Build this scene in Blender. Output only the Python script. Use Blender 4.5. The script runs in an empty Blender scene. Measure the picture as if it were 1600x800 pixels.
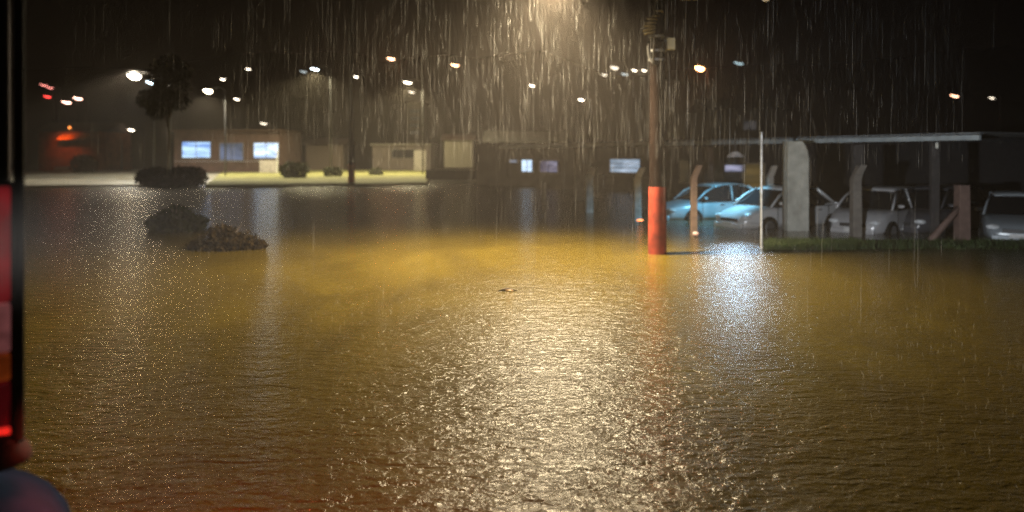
import bpy, math, random
from mathutils import Vector, Matrix
random.seed(7)
R = math.radians
sc = bpy.context.scene
col = sc.collection

# ---------------------------------------------------------------- camera
F, HZ, CH = 1142.0, 240.0, 2.2
cd = bpy.data.cameras.new('camera'); cam = bpy.data.objects.new('camera', cd); col.objects.link(cam)
cam.location = (0, 0, CH); cam.rotation_euler = (R(90), 0, 0)
cd.sensor_width = 36; cd.lens = F/1600*36; cd.shift_y = -(400-HZ)/1600
cd.clip_start = 0.05; cd.clip_end = 5000
cd.dof.use_dof = True; cd.dof.focus_distance = 7.5; cd.dof.aperture_fstop = 0.65
sc.camera = cam
# ---------------------------------------------------------------- world: night sky
w = bpy.data.worlds.new('World'); sc.world = w; w.use_nodes = True
nt = w.node_tree; bg = nt.nodes['Background']
sky = nt.nodes.new('ShaderNodeTexSky'); sky.sky_type = 'NISHITA'; sky.sun_disc = False
sky.sun_elevation = R(3); sky.sun_rotation = R(200)
mx = nt.nodes.new('ShaderNodeMix'); mx.data_type = 'RGBA'; mx.inputs[0].default_value = 0.85
nt.links.new(sky.outputs[0], mx.inputs[6]); mx.inputs[7].default_value = (1.0, .62, .5, 1)
nt.links.new(mx.outputs[2], bg.inputs[0]); bg.inputs[1].default_value = 0.0006
# ---------------------------------------------------------------- exposure
sc.render.engine = 'CYCLES'
sc.view_settings.view_transform = 'Standard'; sc.view_settings.look = 'None'
sc.view_settings.exposure = 0; sc.view_settings.gamma = 1
sc.cycles.use_denoising = True; sc.cycles.denoising_prefilter = 'NONE'
sc.cycles.max_bounces = 5; sc.cycles.diffuse_bounces = 2; sc.cycles.glossy_bounces = 3
sc.cycles.volume_bounces = 0; sc.cycles.transparent_max_bounces = 24
sc.cycles.sample_clamp_indirect = 2.0; sc.cycles.sample_clamp_direct = 14
sc.cycles.caustics_reflective = False; sc.cycles.caustics_refractive = False
MAIN_W, DENS = 30000.0, 0.0012

def P(x, y, D):
    return Vector(((x-800)/F*D, D, CH-(y-HZ)/F*D))
def PX(x, D): return (x-800)/F*D

# ---------------------------------------------------------------- materials
MATS = {}
def mat(name, c, rough=.6, metal=0, var=.25, vs=6, bump=.0, bs=40, spec=.5, emit=None, es=0, alpha=1, coat=0):
    if name in MATS: return MATS[name]
    m = bpy.data.materials.new(name); m.use_nodes = True; MATS[name] = m
    t = m.node_tree; b = t.nodes['Principled BSDF']
    tc = t.nodes.new('ShaderNodeTexCoord')
    n = t.nodes.new('ShaderNodeTexNoise'); n.inputs['Scale'].default_value = vs; n.inputs['Detail'].default_value = 5
    t.links.new(tc.outputs['Object'], n.inputs['Vector'])
    r = t.nodes.new('ShaderNodeValToRGB')
    r.color_ramp.elements[0].position = .3; r.color_ramp.elements[1].position = .7
    r.color_ramp.elements[0].color = (*[max(0, k*(1-var)) for k in c], 1)
    r.color_ramp.elements[1].color = (*[min(1, k*(1+var)) for k in c], 1)
    t.links.new(n.outputs[0], r.inputs[0]); t.links.new(r.outputs[0], b.inputs['Base Color'])
    b.inputs['Roughness'].default_value = rough; b.inputs['Metallic'].default_value = metal
    b.inputs['Specular IOR Level'].default_value = spec
    b.inputs['Coat Weight'].default_value = coat
    if emit:
        b.inputs['Emission Color'].default_value = (*emit, 1); b.inputs['Emission Strength'].default_value = es
    if bump:
        n2 = t.nodes.new('ShaderNodeTexNoise'); n2.inputs['Scale'].default_value = bs; n2.inputs['Detail'].default_value = 4
        t.links.new(tc.outputs['Object'], n2.inputs['Vector'])
        bp = t.nodes.new('ShaderNodeBump'); bp.inputs['Strength'].default_value = bump; bp.inputs['Distance'].default_value = .02
        t.links.new(n2.outputs[0], bp.inputs['Height']); t.links.new(bp.outputs[0], b.inputs['Normal'])
    return m
def emat(name, c, s):
    if name in MATS: return MATS[name]
    m = bpy.data.materials.new(name); m.use_nodes = True; MATS[name] = m
    t = m.node_tree; b = t.nodes['Principled BSDF']
    b.inputs['Base Color'].default_value = (.6, .6, .6, 1)
    b.inputs['Emission Color'].default_value = (*c, 1); b.inputs['Emission Strength'].default_value = s
    return m
def winmat(name, c1, c2, s, scale=5, seed=0.):
    """lit window seen through glass: uneven curtains and shelves inside"""
    m = bpy.data.materials.new(name); m.use_nodes = True
    t = m.node_tree; b = t.nodes['Principled BSDF']
    b.inputs['Base Color'].default_value = (.05, .06, .08, 1); b.inputs['Roughness'].default_value = .15
    tc = t.nodes.new('ShaderNodeTexCoord'); mp = t.nodes.new('ShaderNodeMapping')
    mp.inputs['Scale'].default_value = (.5, 1, 2.2); mp.inputs['Location'].default_value = (seed, seed, seed)
    n = t.nodes.new('ShaderNodeTexNoise'); n.inputs['Scale'].default_value = scale*.5; n.inputs['Detail'].default_value = 3; n.inputs['Distortion'].default_value = .8
    r = t.nodes.new('ShaderNodeValToRGB')
    r.color_ramp.elements[0].position = .38; r.color_ramp.elements[1].position = .66
    r.color_ramp.elements[0].color = (*c1, 1); r.color_ramp.elements[1].color = (*c2, 1)
    t.links.new(tc.outputs['Object'], mp.inputs[0]); t.links.new(mp.outputs[0], n.inputs['Vector'])
    t.links.new(n.outputs[0], r.inputs[0]); t.links.new(r.outputs[0], b.inputs['Emission Color'])
    b.inputs['Emission Strength'].default_value = s
    return m

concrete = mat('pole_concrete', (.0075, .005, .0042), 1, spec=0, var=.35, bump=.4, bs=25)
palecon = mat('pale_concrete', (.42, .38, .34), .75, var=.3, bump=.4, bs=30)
orange = mat('orange_paint', (.15, .019, .009), .75, spec=.2, var=.55, vs=3.5, bump=.15)
black = mat('black_rubber', (.006, .005, .006), .8, var=.3, spec=.1)
metal = mat('galvanised_steel', (.38, .39, .40), .45, .6, var=.25, vs=14)
darkmetal = mat('dark_steel', (.06, .06, .065), .5, .4)
cablem = mat('cable_sheath', (.05, .05, .05), .45)
coilm = mat('grey_cable_sheath', (.22, .20, .14), .4, var=.2)
glassdark = mat('car_glass', (.010, .011, .013), .06, var=.1, spec=.6)
tyrem = mat('tyre_rubber', (.012, .012, .012), .9, spec=.1)
rimm = mat('wheel_rim', (.35, .36, .38), .35, .8)
plastic = mat('black_plastic', (.02, .02, .022), .5)
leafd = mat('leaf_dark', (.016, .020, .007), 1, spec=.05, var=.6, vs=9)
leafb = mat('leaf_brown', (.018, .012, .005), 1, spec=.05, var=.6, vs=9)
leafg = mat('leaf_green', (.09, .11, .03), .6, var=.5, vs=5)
barkm = mat('bark', (.07, .05, .035), .9, bump=.6)

# ---------------------------------------------------------------- mesh helpers
class MB:
    def __init__(s): s.v = []; s.f = []; s.sm = []
    def add(s, v, f, smooth=False):
        o = len(s.v); s.v += [tuple(p) for p in v]
        s.f += [tuple(i+o for i in q) for q in f]; s.sm += [smooth]*len(f); return s
    def box(s, c, d, rot=None):
        c = Vector(c); d = Vector(d)/2
        v = [Vector((i*d.x, j*d.y, k*d.z)) for i in (-1, 1) for j in (-1, 1) for k in (-1, 1)]
        if rot is not None: v = [rot @ p for p in v]
        return s.add([p+c for p in v], [(0, 1, 3, 2), (4, 6, 7, 5), (0, 4, 5, 1), (2, 3, 7, 6), (0, 2, 6, 4), (1, 5, 7, 3)])
    def cyl(s, a, b, r0, r1=None, n=16, caps=True):
        a = Vector(a); b = Vector(b); r1 = r0 if r1 is None else r1
        q = (b-a).to_track_quat('Z', 'Y'); v = []
        for p, r in ((a, r0), (b, r1)):
            for i in range(n):
                t = 2*math.pi*i/n; v.append(p + q @ Vector((r*math.cos(t), r*math.sin(t), 0)))
        s.add(v, [(i, (i+1) % n, n+(i+1) % n, n+i) for i in range(n)], True)
        if caps:
            s.add(v[:n], [tuple(range(n-1, -1, -1))]); s.add(v[n:], [tuple(range(n))])
        return s
    def tube(s, pts, r, n=8, taper=None):
        pts = [Vector(p) for p in pts]; rings = []
        for k, p in enumerate(pts):
            d = (pts[min(k+1, len(pts)-1)]-pts[max(k-1, 0)]).normalized(); q = d.to_track_quat('Z', 'Y')
            rr = r if taper is None else r*taper[k]
            rings += [p + q @ Vector((rr*math.cos(2*math.pi*i/n), rr*math.sin(2*math.pi*i/n), 0)) for i in range(n)]
        f = [(k*n+i, k*n+(i+1) % n, (k+1)*n+(i+1) % n, (k+1)*n+i) for k in range(len(pts)-1) for i in range(n)]
        f += [tuple(range(n-1, -1, -1)), tuple((len(pts)-1)*n+i for i in range(n))]
        return s.add(rings, f, True)
    def torus(s, c, Rr, r, sx=1, sy=1, tilt=0, n=20, m=6):
        v = []; M = Matrix.Rotation(tilt, 3, 'Y')
        for i in range(n):
            a = 2*math.pi*i/n
            for j in range(m):
                b = 2*math.pi*j/m
                v.append(Vector(c) + M @ Vector(((Rr+r*math.cos(b))*math.cos(a)*sx, (Rr+r*math.cos(b))*math.sin(a)*sy, r*math.sin(b))))
        return s.add(v, [(i*m+j, ((i+1) % n)*m+j, ((i+1) % n)*m+(j+1) % m, i*m+(j+1) % m) for i in range(n) for j in range(m)], True)
    def ball(s, c, rx, ry, rz, n=12, m=8):
        v = []
        for i in range(m+1):
            a = math.pi*i/m
            for j in range(n):
                b = 2*math.pi*j/n
                v.append((c[0]+rx*math.sin(a)*math.cos(b), c[1]+ry*math.sin(a)*math.sin(b), c[2]+rz*math.cos(a)))
        return s.add(v, [(i*n+j, (i+1)*n+j, (i+1)*n+(j+1) % n, i*n+(j+1) % n) for i in range(m) for j in range(n)], True)
    def leaves(s, c, rad, n, size, shape=None, flat=1.0):
        for _ in range(n):
            while True:
                p = Vector((random.uniform(-1, 1), random.uniform(-1, 1), random.uniform(-1, 1)))
                if .15 < p.length < 1: break
            p = p.normalized()*p.length**.5
            p = Vector((p.x*rad[0], p.y*rad[1], p.z*rad[2]))
            q = Matrix.Rotation(random.uniform(0, 6.3), 3, 'Z') @ Matrix.Rotation(random.gauss(0, .9)*flat, 3, 'X') @ Matrix.Rotation(random.gauss(0, .6), 3, 'Y')
            l = size*random.uniform(.6, 1.5); ww = l*random.uniform(.28, .45)
            b = Vector(c)+p
            s.add([b, b+q@Vector((ww, l*.45, l*.06)), b+q@Vector((0, l, -.05*l)), b+q@Vector((-ww, l*.45, l*.06))], [(0, 1, 2, 3)])
        return s
    def build(s, name, m, parent=None, bevel=0, sub=0):
        me = bpy.data.meshes.new(name); me.from_pydata(s.v, [], s.f); me.validate()
        me.materials.append(m)
        if len(me.polygons) == len(s.sm): me.polygons.foreach_set('use_smooth', s.sm)
        o = bpy.data.objects.new(name, me); col.objects.link(o)
        if parent is not None: o.parent = parent
        if sub:
            d = o.modifiers.new('s', 'SUBSURF'); d.levels = sub; d.render_levels = sub
        if bevel:
            d = o.modifiers.new('b', 'BEVEL'); d.width = bevel; d.segments = 2; d.limit_method = 'ANGLE'; d.angle_limit = R(40)
        return o
def tag(o, label, cat, group=None):
    o['label'] = label; o['category'] = cat
    if group: o['group'] = group
    return o
def empty(name, loc, label, cat, group=None, rz=0):
    o = bpy.data.objects.new(name, None); o.location = loc; o.rotation_euler = (0, 0, rz); o.empty_display_size = .1
    col.objects.link(o); return tag(o, label, cat, group)
def kind(o, k): o['kind'] = k; return o
def light(name, typ, loc, W, c, parent=None, r=.1, **kw):
    l = bpy.data.lights.new(name, typ); l.energy = W; l.color = c
    if typ != 'AREA': l.shadow_soft_size = r
    for k, v in kw.items(): setattr(l, k, v)
    o = bpy.data.objects.new(name, l); o.location = loc; col.objects.link(o)
    if parent is not None: o.parent = parent
    return o

# ================================================================= SETTING
# flood water --------------------------------------------------------------
wm = bpy.data.materials.new('muddy_flood_water'); wm.use_nodes = True
t = wm.node_tree; b = t.nodes['Principled BSDF']; L = t.links.new
geo = t.nodes.new('ShaderNodeTexCoord')
def tnoise(scale, detail, sx=1, sy=1, rough=.5, dist=0, rz=0):
    mp = t.nodes.new('ShaderNodeMapping'); mp.inputs['Scale'].default_value = (sx, sy, 1); mp.inputs['Rotation'].default_value = (0, 0, rz)
    L(geo.outputs['Object'], mp.inputs[0])
    n = t.nodes.new('ShaderNodeTexNoise'); n.inputs['Scale'].default_value = scale; n.inputs['Detail'].default_value = detail
    n.inputs['Roughness'].default_value = rough; n.inputs['Distortion'].default_value = dist
    L(mp.outputs[0], n.inputs['Vector']); return n
cn = tnoise(.35, 4, 1, .6, dist=1.5)
cr = t.nodes.new('ShaderNodeValToRGB'); cr.color_ramp.elements[0].position = .3; cr.color_ramp.elements[1].position = .72
cr.color_ramp.elements[0].color = (.045, .0315, .0042, 1); cr.color_ramp.elements[1].color = (.078, .056, .0070, 1)
L(cn.outputs[0], cr.inputs[0]); L(cr.outputs[0], b.inputs['Base Color'])
b.inputs['Roughness'].default_value = .15; b.inputs['IOR'].default_value = 1.5
def bump(h, strength, dist, prev=None):
    bp = t.nodes.new('ShaderNodeBump'); bp.inputs['Strength'].default_value = strength; bp.inputs['Distance'].default_value = dist
    L(h, bp.inputs['Height'])
    if prev: L(prev.outputs[0], bp.inputs['Normal'])
    return bp
n1 = tnoise(4.6, 3, .55, 1.35, .55, .6, R(6))      # wind ripples
n2 = tnoise(15, 3, .7, 1.25, .6, .7, R(-5))             # rain chop
n3 = tnoise(28, 2, 1, 1, .6, .3)                 # fine chop
b1 = bump(n1.outputs[0], .9, .050); b2 = bump(n2.outputs[0], 1.0, .021, b1); b3 = bump(n3.outputs[0], 1.0, .0045, b2)
vo = t.nodes.new('ShaderNodeTexVoronoi'); vo.inputs['Scale'].default_value = 4.2; L(geo.outputs['Object'], vo.inputs['Vector'])
def math_(op, a, b_=None, c_=None):
    n = t.nodes.new('ShaderNodeMath'); n.operation = op
    for i, q in enumerate((a, b_, c_)):
        if q is None: continue
        if isinstance(q, (int, float)): n.inputs[i].default_value = q
        else: L(q, n.inputs[i])
    return n.outputs[0]
sp_ = t.nodes.new('ShaderNodeSeparateColor'); L(vo.outputs['Color'], sp_.inputs[0])
ring = math_('SINE', math_('SUBTRACT', math_('MULTIPLY', vo.outputs['Distance'], 70.0), math_('MULTIPLY', sp_.outputs[0], 6.28)))
fall = math_('MAXIMUM', math_('SUBTRACT', 1.0, math_('MULTIPLY', vo.outputs['Distance'], math_('ADD', 2.2, math_('MULTIPLY', sp_.outputs[1], 5.0)))), 0.0)
b4 = bump(math_('MULTIPLY', ring, fall), 1.0, .0014, b3)
L(b4.outputs[0], b.inputs['Normal'])
b.inputs['Coat Weight'].default_value = .7; b.inputs['Coat Roughness'].default_value = .16; b.inputs['Coat IOR'].default_value = 1.5
L(b4.outputs[0], b.inputs['Coat Normal'])
s = MB().add([(-500, -40, 0), (500, -40, 0), (500, 700, 0), (-500, 700, 0)], [(0, 1, 2, 3)])
kind(s.build('flood_water', wm), 'structure')

# far bank: raised road verge and lawn behind the flood ------------------------
roadm = mat('wet_concrete_road', (.34, .32, .27), .42, var=.3, vs=.6, bump=.5, bs=5)
lawnm = mat('wet_lawn', (.34, .33, .12), .8, var=.3, vs=.8, bump=.6, bs=12)
darkg = mat('dark_ground', (.05, .045, .025), .9, var=.4, vs=.3)
def slab(name, pts, z, m, skirt=.6):
    n = len(pts); v = [(x, y, z) for x, y in pts]+[(x, y, z-skirt) for x, y in pts]
    f = [tuple(range(n))]+[(i, n+i, n+(i+1) % n, (i+1) % n) for i in range(n)]
    return kind(MB().add(v, f).build(name, m), 'structure')
def gx(x, D): return ((x-800)/F*D, D)
slab('road', [gx(-400, 46), gx(20, 47.5), gx(120, 49), gx(215, 50), gx(330, 52), gx(350, 90), gx(-400, 90)], .10, roadm)
def edge(x0, D0, x1, D1, n=14, a=.5):
    return [gx(x0+(x1-x0)*i/n+random.uniform(-3, 3), D0+(D1-D0)*i/n+random.uniform(-a, a)) for i in range(n+1)]
slab('lawn', edge(322, 47.5, 668, 51)+[gx(676, 92), gx(352, 92)], .16, lawnm)
slab('yard', [gx(672, 54), gx(900, 62), gx(1100, 40), gx(1150, 33), (22, 30), (60, 30), (60, 99), gx(672, 99)], .08, darkg)
slab('field', [(-160, 90.5), (-40, 90.5), (-10, 92.5), (120, 99.5), (120, 110), (-160, 110)], .05, darkg)
# hill ---------------------------------------------------------------------
def hillz(X, Y):
    h = max(0, Y-99)*.40
    h = 42*(1-math.exp(-h/42)) + (3.5*math.sin(X*.031+Y*.013)+2*math.sin(X*.083+1.3)+1.2*math.sin(X*.21))*min(1, max(0, Y-99)/60)
    return h
s = MB(); NX, NY = 60, 30; vv = []
for j in range(NY+1):
    Y = 98.5+(j/NY)**1.5*420
    for i in range(NX+1):
        X = (-1+2*i/NX)*(160+(Y-98)*1.0); vv.append((X, Y, hillz(X, Y)-.02))
s.add(vv, [(j*(NX+1)+i, j*(NX+1)+i+1, (j+1)*(NX+1)+i+1, (j+1)*(NX+1)+i) for j in range(NY) for i in range(NX)], True)
kind(s.build('hill', mat('hill_scrub', (.005, .005, .003), 1, spec=0, var=.6, vs=.2)), 'structure')

# haze ---------------------------------------------------------------------
hz = MB().box((0, 290, 44), (1100, 700, 92)).build('haze', bpy.data.materials.new('rain_haze')); kind(hz, 'stuff')
hm = hz.data.materials[0]; hm.use_nodes = True; ht = hm.node_tree; ht.nodes.remove(ht.nodes['Principled BSDF'])
pv = ht.nodes.new('ShaderNodeVolumePrincipled'); pv.inputs['Color'].default_value = (.90, .80, .72, 1)
pv.inputs['Density'].default_value = DENS; pv.inputs['Anisotropy'].default_value = .25
ht.links.new(pv.outputs[0], ht.nodes['Material Output'].inputs['Volume'])

# ================================================================= MAIN POLE + STREET LAMP
PD = 16.05; px0 = PX(1027, PD)
pole = empty('utility_pole', (px0, PD, 0), 'concrete utility pole with bright orange painted base standing in the flood', 'utility pole')
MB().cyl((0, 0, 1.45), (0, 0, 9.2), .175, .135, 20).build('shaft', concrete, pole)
MB().cyl((0, 0, -.5), (0, 0, 1.47), .205, .19, 20, True).build('painted_base', orange, pole)
def rz(y): return CH-(y-HZ)/F*PD
c = MB()
for k, (y, rr, dx) in enumerate([(32, .09, -.10), (38, .10, -.13), (43, .11, -.15), (48, .115, -.155), (53, .105, -.145), (27, .08, -.02), (20, .08, .05)]):
    c.torus((dx-.05, -.16, rz(y)), rr, .021, 1.05, .8, R(random.uniform(-14, 14)))
c.build('cable_coil', coilm, pole)
for y, r_ in ((58, .20), (80, .195), (94, .19)):
    MB().cyl((0, 0, rz(y)-.022), (0, 0, rz(y)+.022), r_, r_, 20).build('clamp_band', metal, pole)
MB().tube([(-.21, -.08, rz(66)), (-.22, -.08, rz(74)), (-.2, -.09, rz(88)), (-.14, -.12, rz(97)), (-.05, -.19, rz(103))], .035, 8).build('conduit', cablem, pole)
MB().tube([(-.12, -.18, rz(103)), (-.11, -.18, rz(40)), (-.05, -.19, rz(-10)), (-.08, -.18, rz(-60))], .022, 8).build('riser_cable', cablem, pole)
bx = MB().box((.285, -.06, rz(69)), (.17, .14, .26)).build('service_box', mat('box_cream', (.62, .60, .47), .5, var=.1), pole, bevel=.012)
MB().box((.29, -.135, rz(69)), (.13, .012, .21)).build('lid', mat('box_cream2', (.66, .64, .50), .5, var=.1), bx, bevel=.004)
MB().box((.19, -.02, rz(64)), (.08, .05, .04)).build('bracket', metal, pole)
for z_ in (8.0, 8.8):
    MB().box((0, -.05, z_), (2.0, .10, .12)).build('crossarm', mat('crossarm_wood', (.12, .09, .07), .8, bump=.4), pole, bevel=.01)
# lamp on its arm
LX, LD, LZ = PX(868, 15.7)-px0, 15.7-PD, 5.95
lamp = empty('street_lamp', (px0, PD, 0), 'lit street lamp on a long arm from the orange based pole', 'street lamp')
MB().tube([(-.13, -.02, 5.75), (-.5, -.05, 6.05), (-1.1, -.14, 6.22), (LX+.3, LD+.05, 6.24)], .03, 10).build('arm', metal, lamp)
hd = MB().ball((LX, LD, LZ+.22), .42, .19, .12, 18, 10).build('lamp_head', metal, lamp)
MB().ball((LX, LD, LZ+.15), .26, .13, .075, 16, 8).build('lens', emat('lamp_lens_main', (1, .85, .6), 30), hd)
ml = light('street_light_bulb', 'SPOT', (LX, LD, LZ), MAIN_W, (1.0, .80, .50), lamp, .13, spot_size=R(144), spot_blend=1)
ml.rotation_euler = Vector((-.17, -.24, -1)).to_track_quat('-Z', 'Y').to_euler()
# overhead cables with splice closures
cb = MB(); cz = rz(-14)
cb.tube([(-40, PD-.1, cz+.9), (-20, PD-.15, cz+.2), (-4, PD-.2, cz-.02), (px0-.05, PD-.2, cz+.1)], .018)
cb.tube([(px0+.05, PD-.2, cz+.1), (px0+6, PD-.1, cz+.05), (px0+20, PD, cz+.5), (px0+40, PD, cz+1.2)], .018)
tag(cb.build('overhead_cable', cablem), 'black overhead telephone cable strung from the orange based pole', 'cable')
for i, (xa, xb, yy, lab) in enumerate(((740, 793, 0, 'grey cable splice closure left of the pole at the top edge'), (1058, 1094, 2, 'grey cable splice closure just right of the pole top'))):
    a_, b_ = PX(xa, PD-.2), PX(xb, PD-.2); z_ = rz(yy)+.04
    e = empty('splice_closure', ((a_+b_)/2, PD-.2, z_), lab, 'splice closure', 'splice closures hanging on the overhead cable')
    hl = (b_-a_)/2
    MB().tube([(-hl, 0, 0), (-hl+.06, 0, 0), (hl-.06, 0, 0), (hl, 0, 0)], .055, 12, [.5, 1, 1, .5]).build('casing', mat('closure_grey', (.35, .35, .34), .5), e)
    for sx in (-1, 1):
        MB().cyl((sx*hl*.7, 0, .03), (sx*hl*.7, 0, cz-z_+.02), .008).build('hanger', metal, e)
e = empty('luminaire', (PX(1197, PD-.1), PD-.1, rz(1)), 'small pale insulator on the cable far right of the pole', 'luminaire')
MB().ball((0, 0, 0), .09, .06, .045).build('pale_casing', mat('pale_casing', (.7, .66, .55), .3), e)  # unlit light fixture, its dim bright spot put in as pale colour
MB().cyl((0, 0, .03), (0, 0, cz-rz(1)), .008).build('pin', metal, e)

# ================================================================= RAIN
def rainmat():
    m = bpy.data.materials.new('falling_rain'); m.use_nodes = True; t = m.node_tree
    b = t.nodes['Principled BSDF']; b.inputs['Base Color'].default_value = (.85, .85, .85, 1); b.inputs['Roughness'].default_value = .3
    tr = t.nodes.new('ShaderNodeBsdfTransparent'); tl = t.nodes.new('ShaderNodeBsdfTranslucent'); tl.inputs[0].default_value = (.9, .9, .9, 1)
    m1 = t.nodes.new('ShaderNodeMixShader'); m1.inputs[0].default_value = .5
    m2 = t.nodes.new('ShaderNodeMixShader'); m2.inputs[0].default_value = .062
    t.links.new(b.outputs[0], m1.inputs[1]); t.links.new(tl.outputs[0], m1.inputs[2])
    t.links.new(tr.outputs[0], m2.inputs[1]); t.links.new(m1.outputs[0], m2.inputs[2])
    t.links.new(m2.outputs[0], t.nodes['Material Output'].inputs[0]); return m
s = MB()
for i in range(9500):
    D = random.uniform(8.0, 24)
    X = random.uniform(-.62, .62)*D if random.random() < .55 else random.gauss(.02, .27)*D
    z = random.uniform(.05, 6.8)
    if z > CH+.235*D or (z < 2.0 and random.random() < .75): continue
    l = random.choice((.12, .2, .3, .45, .7))*random.uniform(.7, 1.3)*(.5+D/24); r_ = random.choice((.0008, .0010, .0012, .0019))*(.6+D/20)
    tx = random.gauss(.01, .006)*l; v = []
    for zz, rr in ((0, r_*.5), (l*.4, r_), (l, r_*.3)):
        for k in range(3):
            a = 2.1*k; v.append((X+rr*math.cos(a)+tx*zz/l, D+rr*math.sin(a), z+zz))
    s.add(v, [(k, (k+1) % 3, 3+(k+1) % 3, 3+k) for k in range(3)]+[(3+k, 3+(k+1) % 3, 6+(k+1) % 3, 6+k) for k in range(3)], True)
kind(s.build('rain', rainmat()), 'stuff')

s = MB()
for i in range(1500):
    D = random.uniform(4.6, 13); X = random.uniform(-.7, .7)*D; h = random.uniform(.012, .05)
    rr = random.uniform(.0015, .004)
    s.cyl((X, D, .0), (X+random.gauss(0, .008), D+random.gauss(0, .008), h), rr, rr*.4, 5)
    for q in range(random.choice((0, 1, 2))):
        s.ball((X+random.gauss(0, .03), D+random.gauss(0, .03), random.uniform(.02, .07)), rr*.7, rr*.7, rr*.7, 5, 3)
kind(s.build('rain_splashes', rainmat.__call__()), 'stuff')
# ================================================================= TRUCK REAR AT LEFT
TD = 3.0
def tx(x): return PX(x, TD)
def tz(y): return CH-(y-HZ)/F*TD
tk = empty('parked_truck', (tx(30), TD, 0), 'rear corner of a red truck with glowing tall tail light at left edge', 'truck', rz=R(34.2))
def tl(x, y, d=0): return (tx(x)-tx(30), d, tz(y))
redm = mat('truck_red_paint', (.16, .012, .02), .35, var=.15, coat=.5)
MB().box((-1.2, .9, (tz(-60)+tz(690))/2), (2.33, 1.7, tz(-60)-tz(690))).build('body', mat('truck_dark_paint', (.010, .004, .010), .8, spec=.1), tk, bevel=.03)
x0 = tx(22)-tx(30); x1 = tx(37)-tx(30)
MB().box(((x0+x1)/2, .02, (tz(-60)+tz(684))/2), (x1-x0, .16, tz(-60)-tz(684))).build('corner_trim', black, tk, bevel=.012)
xl0 = tx(-60)-tx(30); xl1 = tx(19)-tx(30)
def lens(name, y0, y1, c, st, parent):
    m = bpy.data.materials.new(name+'_glass'); m.use_nodes = True; t_ = m.node_tree; b_ = t_.nodes['Principled BSDF']
    b_.inputs['Base Color'].default_value = (*[k*.5 for k in c], 1); b_.inputs['Roughness'].default_value = .2
    tc = t_.nodes.new('ShaderNodeTexCoord'); n_ = t_.nodes.new('ShaderNodeTexNoise'); n_.inputs['Scale'].default_value = 9; n_.inputs['Detail'].default_value = 2
    t_.links.new(tc.outputs['Object'], n_.inputs['Vector'])
    mr = t_.nodes.new('ShaderNodeMapRange'); mr.inputs[1].default_value = .3; mr.inputs[2].default_value = .7; mr.inputs[3].default_value = st*.3; mr.inputs[4].default_value = st*1.3
    t_.links.new(n_.outputs[0], mr.inputs[0]); t_.links.new(mr.outputs[0], b_.inputs['Emission Strength'])
    b_.inputs['Emission Color'].default_value = (*c, 1)
    return MB().box(((xl0+xl1)/2, .03, (tz(y0)+tz(y1))/2), (xl1-xl0, .09, tz(y0)-tz(y1)-.004)).build(name, m, parent, bevel=.01)
cl = MB().box(((xl0+xl1)/2-.01, .06, (tz(284)+tz(682))/2), (xl1-xl0+.05, .06, tz(284)-tz(682))).build('tail_light_housing', black, tk, bevel=.01)
lens('red_lens', 290, 470, (.75, .02, .035), .14, cl)
lens('clear_lens', 472, 548, (.9, .28, .28), .12, cl)
lens('amber_lens', 550, 592, (.8, .13, .02), .14, cl)
lens('red_lens', 594, 664, (.5, .015, .03), .06, cl)
lens('red_lens', 666, 682, (1, .03, .02), .9, cl)
tg = light('tail_glow', 'SPOT', (.15, -.2, tz(600)), 260, (1, .10, .05), tk, .12, spot_size=R(120), spot_blend=1)
tg.rotation_euler = Vector((1.19, 1.13, -1.6)).to_track_quat('-Z', 'Y').to_euler()
# side work light of the truck, just out of frame, shining across the flood at the cars
wk = MB().box((-.62, -1.3, 1.95), (.18, .14, .14)).build('work_light', plastic, tk, bevel=.01)
MB().box((-.526, -1.3, 1.95), (.012, .12, .11)).build('lens', emat('work_lens', (1, .97, .92), 6), wk)
wl_ = light('work_beam', 'SPOT', (-1.66, 1.66, 1.95), 8000, (.92, .97, 1.0), None, .08, spot_size=R(40), spot_blend=1)
wl_.rotation_euler = Vector((12.6, 19, -.2)).to_track_quat('-Z', 'Y').to_euler()
bf = MB()
for k in range(9):
    pass
bf.ball((tx(12)-tx(30)-.02, 0, tz(712)), .115, .12, .105, 18, 10)
o = bf.build('rubber_buffer', black, tk)
for v_ in o.data.vertices:
    if v_.co.z < tz(716): v_.co.z = tz(716)
# dark blue mudguard
mg = MB(); vv = []; n = 14
for i in range(n+1):
    a = math.pi*i/n
    for yy in (-.22, -.12, 0, .35):
        dz = {-.22: -.06, -.12: -.012, 0: 0, .35: 0}[yy]
        vv.append((-.38+ (.52)*-math.cos(a), yy, .05+(tz(765)-.05+dz)*(math.sin(a)**.45)))
mg.add(vv, [(i*4+j, i*4+j+1, (i+1)*4+j+1, (i+1)*4+j) for i in range(n) for j in range(3)], True)
o = mg.build('mudguard', mat('dark_blue_plastic', (.006, .012, .032), 1, spec=.02, var=.3), tk); o.modifiers.new('sol', 'SOLIDIFY').thickness = .03
o.location.x = tx(10)-tx(30)+.12
for dx in (-.45,):
    wl = MB().cyl((dx+.05, .0, .32), (dx+.05, .3, .32), .36, .36, 28).build('wheel', tyrem, tk, bevel=.03)
    MB().cyl((dx+.05, -.02, .32), (dx+.05, .04, .32), .2, .18, 20).build('rim', rimm, wl)

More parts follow.
